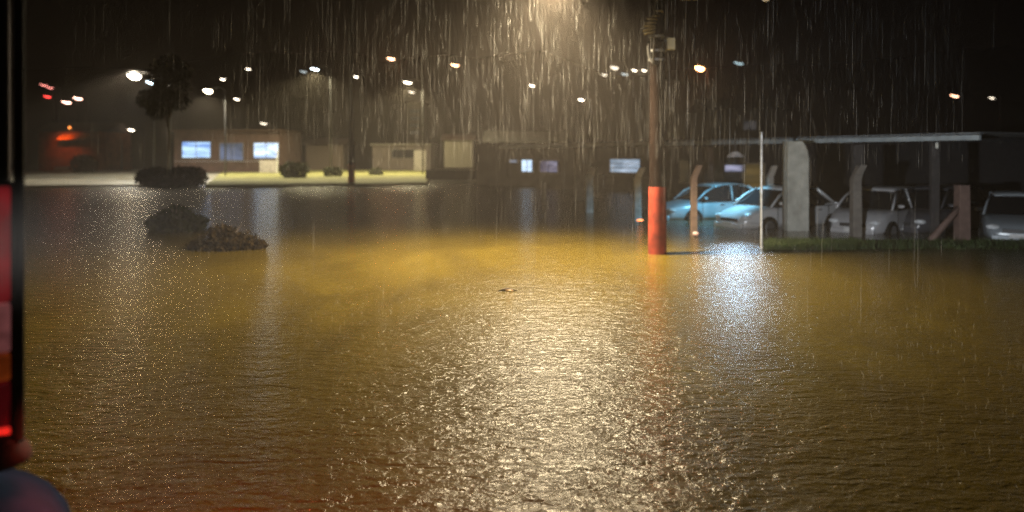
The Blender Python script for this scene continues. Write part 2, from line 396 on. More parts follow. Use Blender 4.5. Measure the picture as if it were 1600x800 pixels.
# ================================================================= VEGETATION IN WATER
def shrub(name, c, rad, n, size, m, label, stems=7, group=None, clumps=None, cat='shrub'):
    e = empty(name, (c[0], c[1], 0), label, cat, group)
    f = MB()
    cl = clumps or [(0, 0, rad[2]*.5, 1, 1)]
    for (dx, dy, dz, sc_, kk) in cl:
        f.leaves((dx, dy, dz), (rad[0]*sc_, rad[1]*sc_, rad[2]*sc_*.7*kk), int(n/len(cl)), size)
    for k in range(46):      # ragged sprigs beyond the dense part
        a = random.uniform(0, 6.3); q = random.uniform(.75, 1.25)
        f.leaves((math.cos(a)*rad[0]*q, math.sin(a)*rad[1]*q*.8, random.uniform(.05, 1.1)*rad[2]*(1.35-q*.75)), (.09, .09, .09), 9, size)
    f.build('foliage', m, e)
    for k in range(stems):
        st = MB()
        a = random.uniform(0, 6.3); rr = random.uniform(.3, .8)
        st.tube([(0, 0, -.2), (math.cos(a)*rad[0]*.3*rr, math.sin(a)*rad[1]*.3*rr, rad[2]*.5), (math.cos(a)*rad[0]*.8*rr, math.sin(a)*rad[1]*.8*rr, rad[2]*random.uniform(.7, 1.35))], .014*rad[2]/.6+.004, 5, [1.4, 1, .4])
        st.build('stem', barkm, e)
    return e
shrub('flooded_shrub', (PX(275, 20.8), 20.8), (.66, .52, .66), 2400, .11, leafd, 'dark flooded shrub, the taller and farther of two', 9,
      'shrubs drowning in the open flood', [(-.42, 0, .22, .62, .8), (.0, 0, .42, .6, 1), (.38, .1, .22, .7, .7), (.1, -.1, .12, .9, .5)])
shrub('flooded_shrub', (PX(352, 16.9), 16.9), (.66, .48, .52), 4200, .075, leafb, 'low wide brownish flooded shrub, the nearer of two', 9,
      'shrubs drowning in the open flood', [(-.45, 0, .08, .6, .45), (-.08, 0, .34, .5, 1.0), (.3, .0, .16, .6, .6), (.62, 0, .08, .5, .45), (0, -.15, .05, .9, .35)])
# floating debris
dd = empty('driftwood', (PX(793, 11.7), 11.7, 0), 'small dark piece of driftwood floating in mid water', 'driftwood')
MB().tube([(-.15, 0, .0), (-.06, .01, .022), (.02, 0, .028), (.10, .01, .012), (.15, .02, .0)], .022, 7, [.4, 1, 1.2, .8, .4]).build('branch', barkm, dd)
MB().tube([(-.03, -.03, .012), (.03, -.035, .016), (.09, -.03, .008)], .012, 6).build('pale_splinter', mat('pale_wood', (.75, .55, .35), .4), dd)

# ================================================================= FAR LEFT BANK
def bush_box(name, x0, x1, y0, y1, D, m, n, size, label, group=None):
    X0, X1 = PX(x0, D), PX(x1, D); zt = P(0, y0, D).z; zb = P(0, y1, D).z
    e = empty(name, ((X0+X1)/2, D, zb), label, 'shrub', group); W = (X1-X0)/2; H = zt-zb
    f = MB()
    k = max(2, int(W/H*1.4))
    for i in range(k):
        u = (i+.5)/k*2-1
        f.leaves((u*W*.88, random.uniform(-.2, .2), H*.48), (W/k*1.35, H*.7, H*.55*random.uniform(.85, 1.05)), n//k, size)
    f.build('foliage', m, e)
    for i in range(k*2):
        u = random.uniform(-.8, .8)*W; MB().tube([(u, 0, -.1), (u*1.05, 0, H*.8)], .03, 5).build('stem', barkm, e)
    return e
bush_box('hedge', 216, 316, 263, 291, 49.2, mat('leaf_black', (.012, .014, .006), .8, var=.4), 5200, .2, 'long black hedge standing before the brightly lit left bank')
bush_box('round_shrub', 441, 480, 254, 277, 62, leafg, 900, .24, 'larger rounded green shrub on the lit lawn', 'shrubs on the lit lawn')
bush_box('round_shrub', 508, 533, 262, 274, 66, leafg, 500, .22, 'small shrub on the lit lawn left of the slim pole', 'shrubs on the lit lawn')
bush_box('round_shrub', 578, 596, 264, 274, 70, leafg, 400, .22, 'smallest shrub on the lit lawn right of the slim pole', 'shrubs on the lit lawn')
bush_box('round_shrub', 116, 146, 243, 272, 82, mat('leaf_black2', (.02, .012, .008), .8), 1200, .25, 'narrow dark shrub below the orange glow at far left')

# slim pole with orange base
D2 = 50.5
p2 = empty('utility_pole', (PX(549, D2), D2, 0), 'slim dark distant utility pole with orange base on the lawn edge', 'utility pole')
MB().cyl((0, 0, 1.2), (0, 0, 13.5), .2, .13, 12).build('shaft', mat('pole_dark', (.03, .022, .018), .9), p2)
MB().cyl((0, 0, -.4), (0, 0, 1.5), .25, .22, 12).build('painted_base', mat('orange_paint_far_bright', (.75, .13, .03), .6), p2)  # same orange paint, colour brightened to make up for weak light here
MB().box((0, 0, 12.9), (2.2, .12, .14)).build('crossarm', concrete, p2)
# dark tree beside the left lamp
def tree(x, D, h, crown, label, m, n, size, cat='tree', trunk_r=.18, group=None, z0=0):
    e = empty('tree', (PX(x, D), D, z0), label, cat, group)
    tb = MB(); tb.tube([(0, 0, -.3), (.1, 0, h*.35), (-.05, 0, h*.7), (.05, 0, h)], trunk_r, 8, [1.2, .9, .6, .25])
    f = MB()
    for (dx, dz, r_) in crown:
        tb.tube([(0, 0, h*.5), (dx*.5, .1, (h*.5+dz)/2+.3), (dx, 0, dz)], trunk_r*.35, 5, [1, .7, .3])
        f.leaves((dx, random.uniform(-.6, .6), dz), (r_, r_, r_*.75), n//len(crown), size)
    tb.build('trunk', barkm, e); f.build('crown', m, e); return e
tree(262, 58, 9.0, [(-1.2, 6.4, 1.0), (-.7, 5.6, .8), (.3, 7.4, 1.4), (-.6, 8.4, 1.2), (.9, 8.7, 1.2), (.6, 6.4, 1.1), (-.2, 6.6, 1.2), (0, 9.3, 1.0)], 'thin dark tree rising behind the black hedge', mat('leaf_night', (.006, .008, .004), 1, spec=0, var=.5), 3600, .26)

# street lamps on the left bank and on the hill -------------------------------
LMESH = {}
def bulb_mesh(c, s, L_, th, key):
    if key in LMESH: return LMESH[key]
    mb = MB().tube([(-L_*.5, 0, L_*.13), (-L_*.3, 0, L_*.10), (-.02*L_, 0, -.03*L_), (L_*.3, 0, -.06*L_), (L_*.5, 0, -.02*L_)], th, 8, [.4, .9, 1.1, 1, .5])
    LMESH[key] = (mb, emat('lamp_lens_'+key, c, s)); return LMESH[key]
def hill_lamp(x, y, key, c, s, label, size=1.0, D=None, W=0, group='street lamps scattered over the dark hillside', lens_th=.10, r=.2, lc=None, onland=False):
    tt = (HZ-y)/F
    if D is None:
        D = 100.
        while CH+tt*D > hillz((x-800)/F*D, D)+(6.5 if tt > .05 else 4.0) and D < 260: D += .5
    X = PX(x, D); z = CH+tt*D; g = hillz(X, D) if D > 99 else .1
    e = empty('street_lamp', (X, D, g), label, 'street lamp', group); h = z-g
    mb, m = bulb_mesh(c, s, 1.25*size*D/110, lens_th*size*D/110, key)
    MB().tube([(1.5, .3, -.3), (1.5, .3, h*.6), (1.45, .3, h+.1), (1.1, .2, h+.35), (.2, 0, h+.22)], .06, 6, [1.4, 1.1, .8, .6, .6]).build('pole', darkmetal, e)
    hd = MB().ball((0, 0, h+.13*size+.03), .55*size, .22*size, .10*size, 10, 6).build('lamp_head', darkmetal, e)
    q = MB(); q.v = [(a, b_-.05, c_+h-.03) for a, b_, c_ in mb.v]; q.f = mb.f; q.sm = mb.sm
    q.build('lens', m, hd)
    if W and W < 0: light('bulb', 'SPOT', (0, -.1, h-.3), -W, lc or c, e, r, spot_size=R(152), spot_blend=.25)
    elif W: light('bulb', 'POINT', (0, -.3, h-.35), W, lc or c, e, r)
    return e
WHT, ORG, RED, BLU = (1, .86, .66), (1, .38, .14), (1, .10, .05), (.55, .8, 1)
bank = 'street lamps over the left bank'
hill_lamp(210, 119, 'bigwhite', (1, .90, .72), 32, 'brightest large white street lamp above the left road', 1.5, 62, 650, bank, .26, .35, (1, .80, .52))
light('bulb', 'SPOT', (0, -.1, bpy.data.objects['street_lamp.001'].location.z+9.2), 7000, (1, .88, .66), bpy.data.objects['street_lamp.001'], .2, spot_size=R(150), spot_blend=.3)
hill_lamp(236, 129, 'bluewhite', BLU, 12, 'pale blue lamp just right of the brightest lamp', 1.0, 64, -900, bank, .13)
hill_lamp(325, 142, 'warmwhite', (1, .86, .60), 28, 'second bright round street lamp over the windowed shop', 1.0, 68, -4500, bank, .28, .3, (1, .88, .62))
hill_lamp(637, 129, 'white', WHT, 14, 'white lamp above the pale houses, upper of a stacked pair', 1, 74, -6500, bank, .08, .2, (1, .86, .5))
hill_lamp(492, 108, 'coolwhite', (.8, .93, 1), 14, 'cool white lamp high above the lawn', 1, 72, -6500, bank, .08, .2, (1, .88, .52))
hill_lamp(388, 108, 'white', WHT, 14, 'small white lamp highest over the windowed shop', .8)
hill_lamp(348, 124, 'white', WHT, 14, 'small faint lamp up right of the round bright lamp', .75)
hill_lamp(370, 155, 'white', WHT, 14, 'lamp low right of the round bright lamp', 1.0)
hill_lamp(412, 193, 'dim', WHT, 4, 'low dim lamp just above the shop roof', .8, 94)
hill_lamp(170, 215, 'white', WHT, 14, 'lowest small lamp left of the black hedge', 1.0, 93)
hill_lamp(205, 203, 'white', WHT, 14, 'small low lamp below the brightest lamp', 1.0, 94)
hill_lamp(474, 112, 'faint', (.7, .8, .8), 1.5, 'faint lamp just left of the cool white one', .8)
hill_lamp(556, 120, 'white', WHT, 14, 'small lamp beside the slim dark pole', .85)
hill_lamp(611, 92, 'orange', (1, .55, .3), 14, 'highest orange lamp over the middle of the hill', .9, W=500, lc=(1, .3, .1))
hill_lamp(643, 144, 'dim', WHT, 4, 'thin dim lamp, lower of a stacked pair', 1.0)
hill_lamp(711, 102, 'orange', (1, .55, .3), 12, 'orange lamp alone in the rain left of centre', .8)
hill_lamp(831, 134, 'white', WHT, 10, 'lone small lamp near the middle of the hill', .85)
hill_lamp(908, 156, 'white', WHT, 14, 'lamp low left of the big pole shaft', 1.0, W=300)
hill_lamp(944, 117, 'dim', WHT, 6, 'leftmost lamp of the row beside the big pole', .8)
hill_lamp(960, 106, 'dimwide', WHT, 2.5, 'soft dull lamp, highest of the row beside the big pole', .9, lens_th=.22)
hill_lamp(976, 116, 'faint', WHT, 1.5, 'faintest lamp of the row beside the big pole', .7)
hill_lamp(991, 110, 'white', WHT, 9, 'second lamp from the big pole in the row', .85)
hill_lamp(1006, 110, 'white', WHT, 12, 'lamp of the row nearest the big pole', .85)
hill_lamp(1093, 107, 'sodium', (1, .42, .15), 30, 'large glowing orange lamp right of the big pole', 1.0, W=900, lc=(1, .2, .04), lens_th=.28)
hill_lamp(1154, 99, 'faintblue', (.5, .7, .75), 1.6, 'faint bluish lamp right of the orange one', 1.1)
hill_lamp(1491, 150, 'orange2', (1, .5, .3), 8, 'orange tinted lamp of the far right pair', 1.0)
hill_lamp(1549, 153, 'dim', (1, .8, .6), 4, 'dimmer white lamp of the far right pair', 1.0)
rg = 'red lamps high at the far left'
hill_lamp(68, 133, 'redpink', (1, .3, .25), 5, 'topmost left pink red lamp of the cluster', .9, group=rg, lens_th=.05)
hill_lamp(78, 137, 'redpink', (1, .3, .25), 5, 'pink red lamp second from top of the cluster', .9, group=rg, lens_th=.05)
hill_lamp(74, 151, 'red', (1, .06, .05), 4, 'deep red lamp under the two pink ones', .9, group=rg, lens_th=.12)
hill_lamp(104, 160, 'pinkwhite', (1, .55, .42), 10, 'brightest pinkish lamp, lowest of the red cluster', 1.1, group=rg)
hill_lamp(122, 154, 'pinkwhite', (1, .55, .42), 9, 'pinkish lamp rightmost of the red cluster', .9, group=rg)

# shop with three lit windows ------------------------------------------------
def at_house(x0, x1, ytop, ybot, D, depth, m, name, label, roof='flat', roofm=None, cat='house', group=None):
    X0, X1 = PX(x0, D), PX(x1, D); zt, zb = P(0, ytop, D).z, max(0, P(0, ybot, D).z)
    e = empty(name, ((X0+X1)/2, D, zb), label, cat, group); W = X1-X0; H = zt-zb
    MB().box((0, depth/2, H/2), (W, depth, H)).build('wall', m, e)
    rm = roofm or mat('clay_tiles', (.06, .03, .022), .8, var=.4, vs=3)
    if roof == 'gable':
        o = .4; hr = W*.12+.3
        v = [(-W/2-o, -o, H+.003), (W/2+o, -o, H+.003), (W/2+o, depth+o, H+.003), (-W/2-o, depth+o, H+.003), (-W/2-o, depth/2, H+hr), (W/2+o, depth/2, H+hr)]
        MB().add(v, [(0, 1, 5, 4), (3, 4, 5, 2), (0, 4, 3), (1, 2, 5), (0, 3, 2, 1)]).build('roof', rm, e)
    else:
        MB().box((0, depth/2-.15, H+.09), (W+.5, depth+.6, .18)).build('roof', rm, e, bevel=.02)
    return e, W, H
def window(e, D, xc, yc, wpx, hpx, pm, ec, ez, fr=None, mull=1, ov=0):
    X = PX(xc, D)-ec; z = P(0, yc, D).z-ez; W, H = wpx/F*D, hpx/F*D
    fm = fr or mat('window_frame', (.12, .11, .10), .5)
    fo = MB()
    for sx in (-1, 1): fo.box((X+sx*(W/2+.04), -.04-ov, z), (.08, .12, H+.16))
    for sz in (-1, 1): fo.box((X, -.04-ov, z+sz*(H/2+.04)), (W, .12, .08))
    for k in range(mull): fo.box((X-W/2+W*(k+1)/(mull+1), -.05-ov, z), (.05, .06, H))
    f = fo.build('window', fm, e)
    MB().box((X, -.02-ov, z), (W, .03, H)).build('pane', pm, f); return f
brick = mat('brown_plaster', (.075, .042, .035), .8, var=.3, vs=1.5, bump=.3)
DS = 80.
e, W_, H_ = at_house(272, 438, 205, 269, DS, 8, brick, 'shop', 'brown single storey shop with three blue lit windows', cat='shop')
ec, ez = e.location.x, e.location.z
window(e, DS, 307, 234, 44, 24, winmat('shop_glass_a', (.10, .22, .55), (.55, .8, 1.0), 1.6, 1.2, 3.), ec, ez)
window(e, DS, 362, 237, 36, 26, winmat('shop_glass_b', (.03, .045, .09), (.10, .14, .26), .9, 1., 9.), ec, ez)
window(e, DS, 416, 235, 38, 23, winmat('shop_glass_c', (.16, .28, .55), (.75, .9, 1.0), 1.7, 1.8, 5.), ec, ez)
MB().box((0, -.6, P(0, 252, DS).z-ez), (W_-.6, .03, .05)).build('railing', metal, e)
wl = MB().box((PX(420, 77), 77, .85), (1.9, .18, 1.3)).build('low_wall', palecon); tag(wl, 'short pale wall beside the right shop window', 'wall')
pp = MB().cyl((PX(433, 76), 76, 0), (PX(433, 76), 76, 2.6), .06).build('white_post', mat('white_paint', (.75, .75, .7), .5)); tag(pp, 'thin white post at the right end of the shop', 'post')

# orange lit kiosk at the far left
okm = mat('orange_wall', (.22, .07, .03), .8, var=.4, vs=1.2)
e, W_, H_ = at_house(60, 165, 206, 269, 90, 6, okm, 'kiosk', 'low building at far left glowing orange under its lamp', 'gable', cat='building')
aw = MB(); aw.add([(-1.2, -.1, H_-.3), (2.2, -.1, H_-.3), (2.2, -1.3, H_-1.0), (-1.2, -1.3, H_-1.0)], [(0, 1, 2, 3)])
o = aw.build('awning', mat('orange_canvas', (.6, .2, .04), .7, var=.4, vs=4), e); o.modifiers.new('s', 'SOLIDIFY').thickness = .04
lo = MB().ball((0, -.5, H_+.5), .16, .16, .16).build('wall_lamp', emat('orange_bulb', (1, .3, .06), 3), e)
MB().tube([(0, 0, H_-.1), (0, -.2, H_+.5), (0, -.5, H_+.6)], .03, 6).build('lamp_bracket', darkmetal, e)
light('orange_bulb', 'SPOT', (-.5, -2.4, H_-.2), 260, (1, .22, .04), e, .2, spot_size=R(110), spot_blend=1).rotation_euler = (R(60), 0, 0)
MB().box((-.5, -1.1, P(0, 263, 90).z), (1.8, .5, .5)).build('counter', palecon, e)

# houses behind the lawn
e, W_, H_ = at_house(582, 672, 227, 266, 88, 7, mat('pale_plaster', (.11, .088, .08), .8, var=.25, vs=1), 'house', 'low pale house behind the right end of the lawn', 'flat', mat('roof_slab', (.22, .20, .18), .8), group='houses behind the bank')
ec, ez = e.location.x, e.location.z
window(e, 88, 632, 240, 40, 13, mat('dark_pane', (.02, .02, .025), .1), ec, ez)
MB().box((PX(657, 88)-ec, -.35, 1.2), (1.4, .5, 2.4)).build('porch_pillar', palecon, e)
e, W_, H_ = at_house(636, 660, 160, 262, 96, 6, mat('grey_plaster', (.16, .15, .13), .8), 'house', 'narrow tall grey house behind the low pale house', group='houses behind the bank')
ec, ez = e.location.x, e.location.z
for k in range(4):
    window(e, 96, 648, 174+k*11, 15, 5, winmat('louvre%d' % k, (.03, .03, .022), (.11, .10, .075), .7, 2, k*3.1), ec, ez, mull=2)
e, W_, H_ = at_house(694, 738, 218, 262, 84, 6, mat('beige_plaster', (.14, .125, .095), .8), 'house', 'small beige gabled house right of the lawn', 'gable', group='houses behind the bank')
e, W_, H_ = at_house(478, 536, 226, 266, 90, 6, mat('dull_plaster', (.12, .09, .075), .8), 'house', 'dull brown house behind the slim dark pole', 'gable', group='houses behind the bank')
e, W_, H_ = at_house(760, 880, 222, 268, 74, 7, mat('dark_plaster', (.07, .06, .055), .8), 'house', 'wide dark house with low gable left of the carport', 'gable', mat('dark_tiles', (.10, .095, .09), .6, var=.5, vs=2), group='houses behind the bank')
e, W_, H_ = at_house(1110, 1230, 170, 262, 70, 8, mat('dark_plaster', (.05, .05, .055), .8), 'house', 'dark two storey house rising behind the carport', 'gable', group='houses behind the bank')
ec, ez = e.location.x, e.location.z
window(e, 70, 1171, 196, 20, 14, winmat('attic_glass', (.03, .03, .035), (.075, .075, .08), .6, 2), ec, ez)
# low boundary wall
s = MB().box((0, 0, .45), (5.4, .25, .9)); o = s.build('boundary_wall', mat('dark_wall', (.03, .027, .024), .9)); o.location = (PX(718, 58.5), 58.5, 0)
tag(o, 'low black boundary wall at the right end of the lit lawn', 'wall')

# ================================================================= CARPORT
A = Vector((PX(780, 46.7), 46.7, 2.60)); B = Vector((PX(1530, 19), 19.0, 2.60))
dv = (B-A); LEN = dv.length; ang = math.atan2(dv.y, dv.x)
cp = empty('carport', (A.x, A.y, 0), 'long flat roofed carport with pale roof edge sheltering parked cars', 'carport', rz=ang)
inv = Matrix.Rotation(-ang, 4, 'Z')
def cl_(X, Y, z=0):   # world -> carport local
    v = inv @ Vector((X-A.x, Y-A.y, 0)); return (v.x, v.y, z)
fas = mat('fascia_metal', (.36, .41, .44), .6, .0, var=.35, vs=1.5)
MB().box((LEN/2, .04, 2.62), (LEN, .10, .14)).build('roof_edge', fas, cp, bevel=.01)
MB().box((LEN/2, .115, 2.735), (LEN, .14, .05)).build('gutter', mat('gutter', (.2, .22, .24), .5, .3), cp)
rf = MB(); N = 120
for i in range(N):      # corrugated sheet
    xa = LEN*i/N; rf.box((xa+LEN/N/2, 3.1, 2.74+.012*(i % 2)), (LEN/N*1.0, 5.8, .03))
rf.build('roof_sheet', mat('roof_sheet', (.10, .10, .10), .6), cp)
for i in range(7):
    MB().box((LEN*(i+.5)/7, 3.0, 2.63), (.10, 5.6, .12)).build('rafter', darkmetal, cp)
# columns
def column(x, D, wpx, m, flare=0, ytop=230):
    X = PX(x, D); W_ = wpx/F*D; zt = CH-(ytop-HZ)/F*D
    lx, ly, _ = cl_(X, D)
    pts = []
    hgt = zt
    v = []; M_ = Matrix.Rotation(-ang, 3, 'Z')
    prof = [(-.4, 1.0), (0, 1.0), (hgt*.55, 1.0), (hgt*.80, 1.0), (hgt*.90, .93), (hgt*.97, .80), (hgt, .68)] if flare else [(-.4, 1), (0, 1), (hgt, 1)]
    for z_, k in prof:
        for sx, sy in ((-1, -1), (1, -1), (1, 1), (-1, 1)):
            xx = sx*W_/2
            if sx > 0: xx = W_/2*(2*k-1)
            q = M_ @ Vector((xx, sy*W_*.35, 0)); v.append((lx+q.x, ly+q.y, z_))
    f = [(4*i+j, 4*i+(j+1) % 4, 4*i+4+(j+1) % 4, 4*i+4+j) for i in range(len(prof)-1) for j in range(4)]+[tuple(range(4*len(prof)-4, 4*len(prof)))]
    MB().add(v, f).build('column', m, cp, bevel=.01)
column(1243, 21.0, 33, mat('column_render', (.40, .40, .36), .8, var=.25, vs=3, bump=.3), 1, 221)
column(905, 34.0, 15, mat('column_dark', (.16, .14, .12), .8), 0, 231)
column(1106, 28.2, 14, mat('column_red', (.12, .07, .05), .8), 0, 230)
column(1340, 21.9, 16, mat('column_dim', (.05, .045, .045), .8), 0, 226)
column(1460, 20.3, 12, mat('column_dim', (.05, .045, .045), .8), 0, 222)
MB().ball((*cl_(PX(1464, 19.9), 19.9)[:2], 2.42), .04, .04, .09).build('bulb_holder', mat('white_paint', (.75, .75, .7), .5), cp)
# building wall behind the carport
bw = empty('workshop', (PX(780, 52), 52, 0), 'dark workshop wall behind the carport with small lit windows', 'building')
A2 = Vector((PX(745, 52), 52, 0)); B2 = Vector((PX(1130, 38), 38, 0)); C2 = Vector((PX(1800, 30), 30, 0))
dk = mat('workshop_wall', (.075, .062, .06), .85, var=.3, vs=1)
def wallseg(a, b_, h, parent, m, name='wall'):
    d = b_-a; an = math.atan2(d.y, d.x)
    o = MB().box((0, .15, h/2), (d.length, .3, h)).build(name, m, parent)
    mid = (a+b_)/2; o.location = mid-parent.location; o.rotation_euler = (0, 0, an); return o, an
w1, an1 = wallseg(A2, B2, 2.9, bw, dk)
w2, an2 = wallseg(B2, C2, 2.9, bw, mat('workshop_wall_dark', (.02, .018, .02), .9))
def onwall(x, y, a, b_):   # pixel ray meets wall segment
    k = (x-800)/F; d = b_-a
    s_ = (k*a.y-a.x)/(d.x-k*d.y); p = a+d*s_; return p, CH-(y-HZ)/F*p.y, p.y
def wallwin(x, y, wpx, hpx, pm, a, b_, an, mull=1, name='window', bars=0):
    p, z, D = onwall(x, y, a, b_); W, H = wpx/F*D/abs(math.cos(an)), hpx/F*D
    fo = MB()
    for sx in (-1, 1): fo.box((sx*(W/2+.03), -.03, 0), (.06, .08, H+.12))
    for sz in (-1, 1): fo.box((0, -.03, sz*(H/2+.03)), (W, .08, .06))
    for k in range(mull): fo.box((-W/2+W*(k+1)/(mull+1), -.05, 0), (.03, .03, H))
    for k in range(bars): fo.box((0, -.06, -H/2+H*(k+1)/(bars+1)), (W, .02, .04))
    f = fo.build(name, mat('window_frame', (.12, .11, .10), .5), bw)
    f.location = Vector((p.x, p.y, z))-bw.location; f.rotation_euler = (0, 0, an)
    MB().box((0, -.015, 0), (W, .03, H)).build('pane', pm, f); return f
wallwin(824, 259, 16, 18, winmat('ww_a', (.35, .5, .75), (.65, .85, 1), 1.4, 2, 1.), A2, B2, an1)
wallwin(803, 252, 12, 4, winmat('ww_a2', (.15, .2, .28), (.3, .35, .45), .7, 2, 1.), A2, B2, an1, 0)
wallwin(858, 260, 26, 17, winmat('ww_b', (.05, .05, .10), (.26, .27, .42), .8, 2, 6.), A2, B2, an1)
wallwin(977, 259, 40, 20, winmat('ww_c', (.20, .30, .42), (.60, .75, .95), .85, 3, 4.), A2, B2, an1, 0, bars=2)
wallwin(1178, 277, 28, 42, winmat('door_lit', (.06, .04, .008), (.15, .10, .025), .8, 2, 2.), B2, C2, an2, 0, 'door')
wallwin(1148, 263, 26, 10, winmat('ww_d', (.10, .12, .2), (.45, .45, .65), .8, 3, 8.), B2, C2, an2, 0)
wallwin(1070, 268, 12, 34, winmat('ww_e', (.02, .015, .008), (.06, .045, .02), .7, 2, 8.), A2, B2, an1, 0)

# floodlight fixture under the roof: cool beam on the water
FL = P(1149, 243, 22.5)
fl = empty('floodlight', FL, 'hooded floodlight hanging under the carport above the parked sedans', 'lamp')
hd = MB(); vv = []
for k in range(16):
    a = 2*math.pi*k/16
    vv += [(.07*math.cos(a), .07*math.sin(a)*.7, .12), (.25*math.cos(a), .2*math.sin(a), .0), (.27*math.cos(a), .22*math.sin(a), -.05)]
hd.add(vv, [(3*k+j, 3*((k+1) % 16)+j, 3*((k+1) % 16)+j+1, 3*k+j+1) for k in range(16) for j in (0, 1)]+[tuple(3*k for k in range(16))], True)
hdo = hd.build('hood', mat('hood_enamel', (.5, .48, .5), .5), fl)
MB().cyl((0, 0, .12), (0, 0, 2.66-FL.z), .02).build('stem', darkmetal, fl)
MB().ball((0, 0, .02), .09, .09, .06).build('bulb', emat('cool_bulb', (.65, .85, 1), 6), hdo)
sp = light('cool_beam', 'SPOT', (0, -.02, -.07), 2100, (.50, .74, 1.0), fl, .34, spot_size=R(15.5), spot_blend=.8)
tgt = Vector((PX(1150, 15.0), 15.0, 0)); d = tgt-FL
sp.rotation_euler = d.to_track_quat('-Z', 'Y').to_euler(); sp.scale = (1.0, 1.0, 1)
s2 = light('cool_wash', 'SPOT', (-.05, .05, -.07), 430, (.26, .72, 1.0), fl, .06, spot_size=R(125), spot_blend=.6)
s2.rotation_euler = Vector((-.1, .5, -1.0)).to_track_quat('-Z', 'Y').to_euler()

# ================================================================= FENCE POSTS
def bent_post(x, D, ytop, wpx, m, label, lean=1, brace=False, cut=False):
    X = PX(x, D); zt = CH-(ytop-HZ)/F*D; w_ = wpx/F*D
    e = empty('fence_post', (X, D, 0), label, 'fence post', 'concrete fence posts along the flooded lot')
    def sec(pts, name):
        v = []
        for (cx, z_, ww) in pts:
            v += [(cx-ww/2, -ww/2, z_), (cx+ww/2, -ww/2, z_), (cx+ww/2, ww/2, z_), (cx-ww/2, ww/2, z_)]
        n = len(pts)
        MB().add(v, [(4*i+j, 4*i+(j+1) % 4, 4*i+4+(j+1) % 4, 4*i+4+j) for i in range(n-1) for j in range(4)]+[(3, 2, 1, 0), tuple(range(4*n-4, 4*n))]).build(name, m, e, bevel=.008)
    if cut: sec([(0, -.4, w_*1.1), (0, zt, w_)], 'shaft')
    else:
        sec([(0, -.4, w_*1.1), (0, zt-.36, w_), (lean*.03, zt-.28, w_*.98)], 'shaft')
        sec([(lean*.032, zt-.279, w_*.96), (lean*.16, zt, w_*.9)], 'bent_tip')
    if brace:
        MB().tube([(-.05, -.02, zt*.62), (-.85, -.1, .02)], w_*.32, 6).build('brace', m, e)
    return e
pcB = mat('post_whitewash', (.72, .74, .74), .75, var=.3, vs=4, bump=.3)
bent_post(921, 27.3, 262, 10, pcB, 'whitewashed bent concrete post, farthest of the row')
bent_post(996, 23.8, 262, 10, pcB, 'bright bent concrete post just left of the orange based pole')
bent_post(1084, 19.6, 258, 9, mat('post_red', (.25, .17, .13), .8), 'reddish bent post in front of the blue lit sedan')
bent_post(1203, 24.5, 259, 9, palecon, 'bent post between the blue lit sedan and the thick column', 1)
bent_post(1337, 19.4, 258, 13, mat('post_dull', (.15, .135, .12), .8), 'bent post in front of the third car from left')
bent_post(1503, 18.4, 289, 16, mat('post_stub', (.14, .09, .075), .8), 'short thick straight post with diagonal brace at right', cut=True, brace=True)
bent_post(850, 31, 285, 7, mat('post_dim', (.12, .11, .10), .8), 'dim straight post left of the whitewashed row', cut=True)
e = empty('steel_pipe_post', (PX(1190, 17.0), 17.0, 0), 'thin grey steel pipe post at the end of the grass strip', 'post')
MB().cyl((0, 0, -.3), (0, 0, CH-(207-HZ)/F*17), .032, .032, 10).build('pipe', metal, e)
MB().ball((0, 0, CH-(207-HZ)/F*17), .042, .042, .025).build('cap', metal, e)
MB().cyl((0, 0, CH-(299-HZ)/F*17-.03), (0, 0, CH-(299-HZ)/F*17+.03), .045, .045, 10).build('clamp', rimm, e)
# fence wires along the row
posts = [(PX(921, 27.3), 27.3), (PX(996, 23.8), 23.8), (PX(1084, 19.6), 19.6), (PX(1190, 17), 17.0)]
fw = MB()
for (a, b_) in zip(posts[:-1], posts[1:]):
    for z_ in (.5, 1.0, 1.45):
        fw.tube([(a[0], a[1]-.05, z_), ((a[0]+b_[0])/2, (a[1]+b_[1])/2-.05, z_-.03), (b_[0], b_[1]-.05, z_)], .004, 4)
tag(fw.build('fence_wire', darkmetal), 'sagging wires strung between the bent concrete posts', 'fence wire')
# small orange reflector lamp near the post at the water line
mk = empty('marker_light', P(1000, 351, 22.5), 'small orange marker light at the water beside the big pole', 'marker light')
mk.location.z = .10
MB().cyl((0, .05, -.25), (0, .05, .02), .03).build('stake', darkmetal, mk)
MB().ball((0, 0, .05), .11, .04, .03).build('lens', emat('marker_orange', (1, .28, .08), 3.0), mk)
mk = empty('marker_light', (PX(1087, 19.2), 19.2, .06), 'dim reddish marker light at the foot of the reddish post', 'marker light')
MB().cyl((0, .05, -.25), (0, .05, .02), .03).build('stake', darkmetal, mk)
MB().ball((0, 0, .04), .08, .04, .05).build('lens', emat('marker_red', (1, .3, .15), .5), mk)

# grass strip ---------------------------------------------------------------
gm = mat('verge_soil', (.02, .024, .008), .95)
slab('verge', [gx(1196, 16.9), gx(1260, 16.6), gx(1330, 16.8), gx(1450, 17.0), gx(1700, 17.2), gx(1700, 18.3), gx(1330, 18.4), gx(1200, 18.2)], .03, gm)
s = MB()
for i in range(14000):
    x = random.uniform(1194, 1340) if random.random() < .6 else random.uniform(1194, 1680)
    D = random.uniform(16.55, 18.3); X = PX(x, D)
    h = random.uniform(.05, .15); a = random.uniform(0, 6.3); ww = .006; lx, ly = random.gauss(0, .03), random.gauss(0, .03)
    s.add([(X-ww*math.cos(a), D-ww*math.sin(a), .02), (X+ww*math.cos(a), D+ww*math.sin(a), .02), (X+lx, D+ly, h)], [(0, 1, 2)])
kind(s.build('grass', mat('grass_blade', (.035, .06, .012), .6, var=.5, vs=3)), 'stuff')

